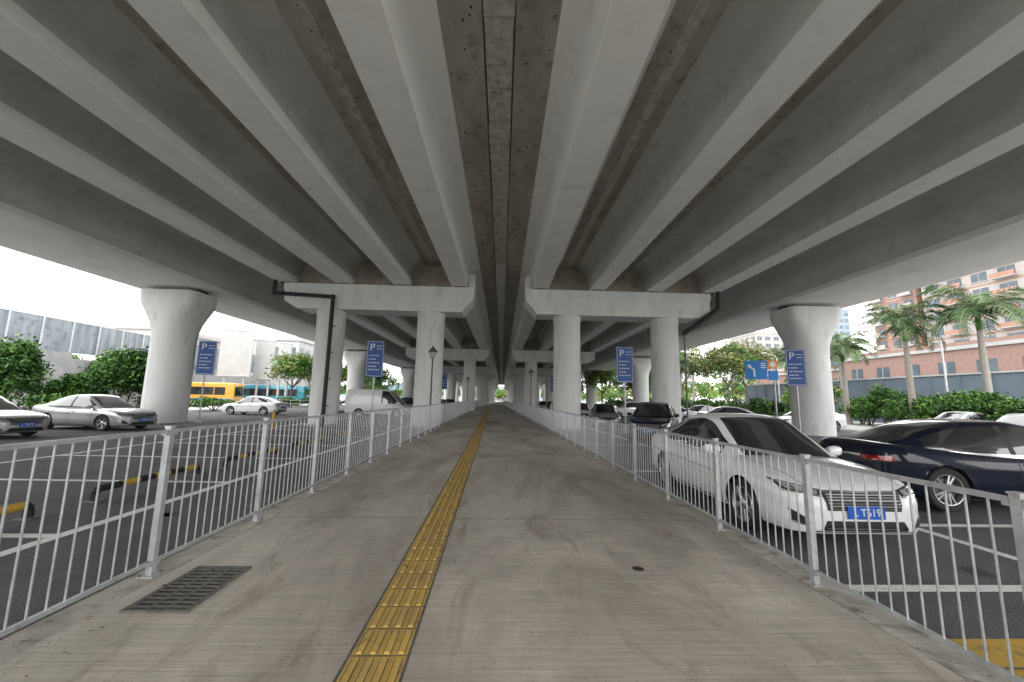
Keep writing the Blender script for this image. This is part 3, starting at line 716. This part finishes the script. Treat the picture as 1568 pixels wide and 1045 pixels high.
# ------------------------------------------------------------------ vegetation
def leaves(mb,c,rad,ncl,nl,ls,keys,flat=1.0,seed=0):
    rs=np.random.RandomState(seed); rad=np.array(rad,float)
    ids=[mb.mi(k_) for k_ in keys]
    for i in range(ncl):
        d=rs.normal(size=3); d/=np.linalg.norm(d); d[2]=abs(d[2])*1.0-(.35 if rs.rand()<.4 else 0)
        rr=rs.uniform(.35,1.0)**.6
        cc=np.array(c)+d*rad*rr
        cr_=rad*rs.uniform(.16,.34); kk=ids[rs.randint(len(ids))]
        P=cc+rs.normal(size=(nl,3))*cr_*.55*np.array([1,1,.8*flat])
        A=rs.normal(size=(nl,3)); A/=np.linalg.norm(A,axis=1,keepdims=True)
        B_=np.cross(A,rs.normal(size=(nl,3))); B_/=np.linalg.norm(B_,axis=1,keepdims=True)
        s=(ls*rs.uniform(.6,1.3,size=(nl,1)))
        V=np.stack([P-A*s,P+B_*s*.45,P+A*s,P-B_*s*.45],1).reshape(-1,3)
        o=len(mb.v); mb.v.extend(map(tuple,V.tolist()))
        mb.f.extend([(o+4*q,o+4*q+1,o+4*q+2,o+4*q+3) for q in range(nl)])
        mb.m.extend([kk if rs.rand()<.75 else ids[rs.randint(len(ids))] for q in range(nl)])
def tree(x,y,h,r,keys,seed,ls=.16,ncl=60,nl=70,name='broadleaf_tree',trunk=.16):
    rs=random.Random(seed); b=MB(); zc=h-r*.85
    b.cyl((0,0,-.12),(rs.uniform(-.1,.1),0,zc*.6),trunk,trunk*.7,'trunk',10)
    for i in range(7):
        a_=i*.9+rs.random(); t0=Vector((0,0,zc*.55)); t1=Vector((math.cos(a_)*r*.6,math.sin(a_)*r*.6,zc+r*rs.uniform(-.1,.5)))
        md_=(t0+t1)/2+Vector((0,0,-.1*r)); b.cyl(t0,md_,trunk*.5,trunk*.35,'trunk',7); b.cyl(md_,t1,trunk*.35,trunk*.1,'trunk',6)
    leaves(b,(0,0,zc),(r,r,r*.85),ncl,nl,ls,keys,seed=seed)
    return b.obj(name,loc=(x,y,0))
G1=['l1','l2','l3']; G2=['l2','l3','l5']; G3=['l4','l5','l2']
def shrub(x,y,h,rx,ry,seed,keys=G1,ls=.11,ncl=70,nl=90):
    b=MB()
    for i in range(5): 
        a_=i*1.3; b.cyl((math.cos(a_)*.1,math.sin(a_)*.1,-.12),(math.cos(a_)*rx*.5,math.sin(a_)*ry*.5,h*.6),.05,.02,'trunk',6)
    leaves(b,(0,0,h*.45),(rx,ry,h*.52),ncl,nl,ls,keys,seed=seed); return b.obj('shrub',loc=(x,y,0))
for i,(x,y,h,r) in enumerate([(-32.4,25.5,5.4,2.4),(-29.6,25.8,4.8,1.7),(-26.6,30.6,5.0,1.7),(-36,25,5.0,2.3),(-28.6,29.3,2.8,1.4)]):
    shrub(x,y,h,r,r,100+i,['l1','l2','l3','l2'],ls=.14,ncl=120,nl=90)
for i in range(8): shrub(-25.5-i*.3+random.uniform(-.5,.5),18+i*7.5,1.3,1.6,2.2,130+i,G1,ls=.13,ncl=36,nl=50)
for i,(x,y,h,r,ks) in enumerate([(-27.5,57,7.4,3.2,G2),(-31.5,72,7.2,3,G3),(-23,66,6.8,3,G2),(-24,80,8,4,G1),(-44,50,6,3,G1),(-17,95,7,4,G2),(-28,100,8,5,G1)]):
    tree(x,y,h,r,ks,200+i,ls=.22,ncl=70,nl=60)
for i in range(11): shrub(27.5+i*.9+random.uniform(-.4,.4),16.5+i*2.3,2.8+random.uniform(-.7,.5),1.7,1.5,300+i,['l1','l2','l3'],ls=.13,ncl=60,nl=75)
for i in range(9): shrub(24.8+random.uniform(-.5,.5),36+i*6,2.2,1.9,2.4,330+i,['l2','l3','l1'],ls=.15,ncl=45,nl=60)
for i,(x,y,h,r,ks) in enumerate([(33,56,10,3.6,G3),(30,64,10.5,4,G3),(38,60,11,4,['l4','l5','l4']),(27,72,8,4,G1),(22,82,9,4,G2),(45,75,12,5,G2),(36,45,5,2.6,G2),(18,98,8,4,G1),(30,95,11,5,G3)]):
    tree(x,y,h,r,ks,400+i,ls=.24,ncl=70,nl=60)
def palm(x,y,h,r,seed):
    rs=random.Random(seed); b=MB()
    zs_=[0,.3,1.2,h*.4,h*.7,h*.86,h]; rr_=[.34,.30,.24,.21,.18,.14,.10]
    b.lathe([(a_,z_-.12) for a_,z_ in zip(rr_,zs_)],'ptrunk',16)
    b.lathe([(.15,h*.84),(.17,h*.88),(.12,h*.99),(.05,h*1.06)],'l2',12)
    for i in range(26):
        az=i*2.399+rs.uniform(-.2,.2); el=R(rs.uniform(-5,85)); L_=r*rs.uniform(.85,1.2); pts=[]; p_=Vector((0,0,h)); st=9
        for j_ in range(st+1):
            pts.append(p_.copy()); d_=Vector((math.cos(az)*math.cos(el),math.sin(az)*math.cos(el),math.sin(el))); p_+=d_*L_/st; el-=R(9+rs.uniform(-1.5,2)+j_*.8)
        key='l6' if rs.random()<.6 else 'l7'
        for a_,c_ in zip(pts[:-1],pts[1:]): b.cyl(a_,c_,.022,.018,'l7',4,False)
        sd=Vector((-math.sin(az),math.cos(az),0))
        for j_ in range(1,st+1):
            for sub in(0,.2,.4,.6,.8):
                q=pts[j_-1].lerp(pts[j_],sub); t_=(pts[j_]-pts[j_-1]).normalized(); u_=(j_-1+sub)/st; ll=r*.25*math.sin(math.pi*min(1,.15+u_*.85))**.6+.05
                for s in(-1,1):
                    dd=(sd*s+t_*.75+Vector((0,0,rs.uniform(-.7,.4)))).normalized(); w=t_*.02
                    e1=q+dd*ll*.55; e2=q+dd*ll+Vector((0,0,-ll*.3))
                    b.add([tuple(q-w),tuple(q+w),tuple(e1+w),tuple(e2),tuple(e1-w)],[(0,1,2,3,4)],key)
    return b.obj('palm_tree',loc=(x,y,0))
for i,(x,y,h,r) in enumerate([(32.3,30.2,8.0,3.1),(33.5,26.2,8.3,3.5),(39.5,44.5,8.2,3.2),(43,60,8.8,3.3),(37,74,8.8,3.4),(34,38.0,7.0,2.8),(49,70,9.4,3.4),(32,88,8.6,3),(27,34,5.5,2.3),(27,58,7,2.6)]): palm(x,y,h,r,500+i)
b=MB(); rs=random.Random(3)
for i in range(26):
    leaves(b,(-70+rs.uniform(-8,8)+i*.0,60+i*12,3.5),(6,7,rs.uniform(3,5)),16,30,.8,G1,seed=600+i)
for i in range(22):
    leaves(b,(62+rs.uniform(-8,8),95+i*12,4),(7,8,rs.uniform(4,7)),16,30,.8,G2,seed=640+i)
for i in range(24):
    leaves(b,(-60+i*5.2,330+rs.uniform(-15,15),4),(6,6,rs.uniform(5,8)),14,26,1.0,G2,seed=680+i)
b.obj('distant_trees')

# ------------------------------------------------------------------ background left
e=empty('noise_barrier_wall',(0,0,0)); b=MB(); b.box(-47,-46,-20,46,-.1,5.6,'wallg'); b.box(-47,-46,46,110,-.1,5.0,'wallg'); b.obj('base_wall',e)
b=MB(); y=-20
while y<108:
    b.box(-46.5,-46.42,y+.08,y+2.92,5.6,9.0,'barr'); b.box(-46.6,-46.3,y-.08,y+.08,5.6,9.15,'galv'); b.box(-46.52,-46.38,y+.08,y+2.92,9.0,9.12,'galv'); y+=3
b.obj('panels',e)
def building(name,x0,x1,y0,y1,h,wall,floors,nx,ny,band=None,z0=-.1,ww=.6,wh=.55):
    e=empty(name,(0,0,0)); b=MB(); b.box(x0,x1,y0,y1,z0,h,wall); b.obj('walls',e)
    b=MB(); fh=(h-1.0)/floors
    for fl in range(floors):
        zb=.4+fl*fh+fh*.25; zt=zb+fh*wh
        for i in range(nx):
            w=(x1-x0)/nx; xa=x0+w*(i+.5-ww/2); xb=xa+w*ww
            b.box(xa,xb,y0-.05,y0+.02,zb,zt,'win'); b.box(xa-.1,xb+.1,y0-.16,y0+.02,zb-.15,zb,'wallw'); b.box((xa+xb)/2-.04,(xa+xb)/2+.04,y0-.08,y0+.01,zb,zt,'wallw')
        for i in range(ny):
            w=(y1-y0)/ny; ya=y0+w*(i+.5-ww/2); yb=ya+w*ww
            for xf,sg in((x0,-1),(x1,1)):
                xa,xb=sorted((xf+sg*.05,xf-sg*.02)); b.box(xa,xb,ya,yb,zb,zt,'win')
                xa,xb=sorted((xf+sg*.16,xf-sg*.02)); b.box(xa,xb,ya-.1,yb+.1,zb-.15,zb,'wallw')
                xa,xb=sorted((xf+sg*.08,xf-sg*.02)); b.box(xa,xb,(ya+yb)/2-.04,(ya+yb)/2+.04,zb,zt,'wallw')
    b.obj('windows',e)
    b=MB(); b.box(x0-.25,x1+.25,y0-.25,y1+.25,h,h+.4,'wallw'); b.box(x0+.1,x1-.1,y0+.1,y1-.1,h+.4,h+.9,wall)
    if band:
        for fl in range(1,floors): 
            zz=.4+fl*fh; b.box(x0-.08,x1+.08,y0-.08,y1+.08,zz-.1,zz+.15,band)
    if floors>9:   # balconies on the street side
        for fl in range(floors):
            zz=.4+fl*fh+fh*.1
            for i in range(0,ny,2):
                w=(y1-y0)/ny; ya=y0+w*i+.3; yb=ya+w-.6
                b.box(x0-1.2,x0-.17,ya,yb,zz,zz+.15,'wallw'); b.box(x0-1.2,x0-1.12,ya,yb,zz+.15,zz+1.05,band or 'wallw')
    b.obj('roofline',e); return e
building('white_building',-52,-40,84,96,12.5,'wallw',3,4,4)
building('white_building',-66,-57,70,90,12,'cream',3,3,5)
def billboard(x,y,w,z0,z1,rz):
    e=empty('billboard',(x,y,0),R(rz)); b=MB(); b.box(-w/2,w/2,-.15,.15,z0,z1,'wallw'); b.box(-w/2-.08,w/2+.08,-.2,.2,z1,z1+.12,'galv'); b.box(-w/2-.08,w/2+.08,-.2,.2,z0-.12,z0,'galv')
    for q in(-w*.25,w*.25): b.box(q-.03,q+.03,-.17,-.152,z0,z1,'galv')
    b.obj('panel',e); b=MB()
    for q in(-w*.3,w*.3): b.cyl((q,.3,-.1),(q,.3,z1-.2),.18,.15,'galv',12)
    b.obj('posts',e,smooth=40)
billboard(-38,61,4.2,4.2,10.8,12); billboard(-35.5,64,2.6,4.0,9.8,10); billboard(-31.5,62,1.8,5.2,9.2,10)
b2=MB()
for i in range(16):
    x=-27+i*.9; b2.box(x-.03,x+.03,41-.03,41+.03,-.1,1.1,'galv')
    for zz in(.3,.7,1.05): b2.box(x+.03,x+.87,41-.015,41+.015,zz,zz+.04,'galv')
b2.obj('metal_railing')
b=MB(); pts=[]
for i in range(61):
    t_=i/60; x=-1100+t_*1300; y=900
    hz=55+35*math.sin(t_*7+1)+14*math.sin(t_*19)+6*math.sin(t_*43); hz*=math.exp(-((x+480)/520)**2)
    pts.append((x,y,max(hz,0)))
vs=[];
for x,y,z_ in pts: vs+= [(x,y-200,-1),(x,y-80,z_*.6),(x,y,z_),(x,y+150,-1)]
b.add(vs,[(i*4+j_,i*4+j_+1,(i+1)*4+j_+1,(i+1)*4+j_) for i in range(60) for j_ in range(3)],'hill'); o=b.obj('hills'); fixn(o)
# ------------------------------------------------------------------ background right
building('brick_building',54,68,24,60,8.4,'brick',2,4,9,band='wallw',ww=.45)
building('brick_building',58,70,64,88,7.5,'brick',2,3,6,band='wallw',ww=.45)
b=MB(); b.box(42,42.2,18,66,-.1,4.6,'bgrey')
y=18
while y<66: b.box(41.93,42.0,y,y+.1,-.1,4.6,'bgrey'); y+=2.4
b.box(41.9,42.25,18,66,4.6,4.75,'wallw'); b.obj('site_hoarding_wall')
for (x,y) in((38.5,33),(36,50)):
    e=empty('street_lamp',(x,y,0)); b=MB(); b.lathe([(.12,-.12),(.11,.4),(.06,7.5)],'galv',12); b.tube([(0,0,7.4),(-.4,0,7.9),(-1.4,0,8.1)],.04,'galv',8); b.obj('pole',e,smooth=40)
    b=MB(); b.box(-1.95,-1.35,-.13,.13,8.05,8.17,'galv'); b.obj('lamp_head',e)
building('apartment_tower',95,122,58,84,42,'cream',13,6,6,band='terra')
building('apartment_tower',97,120,87,98,34,'terra',11,5,3,band='cream')
building('apartment_tower',165,180,195,212,50,'bldglass',15,5,5,band='wallw')
building('apartment_tower',120,140,180,200,34,'cream',10,5,5,band='wallw')
building('apartment_tower',78,100,200,215,26,'cream',8,5,4,band='wallw')
building('white_building',-26,30,345,360,11,'wallw',3,14,3)

# ------------------------------------------------------------------ world, sun, camera
w=bpy.data.worlds.new('World'); scene.world=w; w.use_nodes=True; nt=w.node_tree; N=nt.nodes; L=nt.links
bg=N['Background']; bg.inputs['Strength'].default_value=0.15
sky=N.new('ShaderNodeTexSky'); sky.sky_type='NISHITA'; sky.sun_disc=False
sky.sun_elevation=R(52); sky.sun_rotation=R(200); sky.dust_density=5; sky.air_density=1.6; sky.ozone_density=1.0
hs=N.new('ShaderNodeHueSaturation'); hs.inputs['Saturation'].default_value=0.25; hs.inputs['Value'].default_value=3.2
mx=N.new('ShaderNodeMix'); mx.data_type='RGBA'; mx.inputs[0].default_value=0.75; mx.inputs[7].default_value=(27.5,27.6,27.8,1)   # overcast cloud layer
L.new(sky.outputs[0],hs.inputs['Color']); L.new(hs.outputs[0],mx.inputs[6]); L.new(mx.outputs[2],bg.inputs['Color'])
sl=bpy.data.lights.new('sun','SUN'); sl.energy=0.6; sl.angle=R(20); sl.color=(1,.97,.92)
so=bpy.data.objects.new('sun',sl); scene.collection.objects.link(so)
el,rot=R(52),R(200)
dv=Vector((math.sin(rot)*math.cos(el),math.cos(rot)*math.cos(el),math.sin(el)))
so.rotation_euler=dv.to_track_quat('Z','Y').to_euler(); so.location=dv*200
cd=bpy.data.cameras.new('camera'); cd.lens=14.24; cd.sensor_width=36; cd.clip_end=4000; cd.clip_start=.05
c=bpy.data.objects.new('camera',cd); scene.collection.objects.link(c)
Mx=Matrix.Rotation(R(-2.4),4,'Z')@Matrix.Rotation(R(90+8.17),4,'X')@Matrix.Rotation(R(1.2),4,'Z')
c.matrix_world=Matrix.Translation((0,0,1.6))@Mx
scene.camera=c
scene.view_settings.view_transform='Standard'; scene.view_settings.look='None'; scene.view_settings.exposure=0
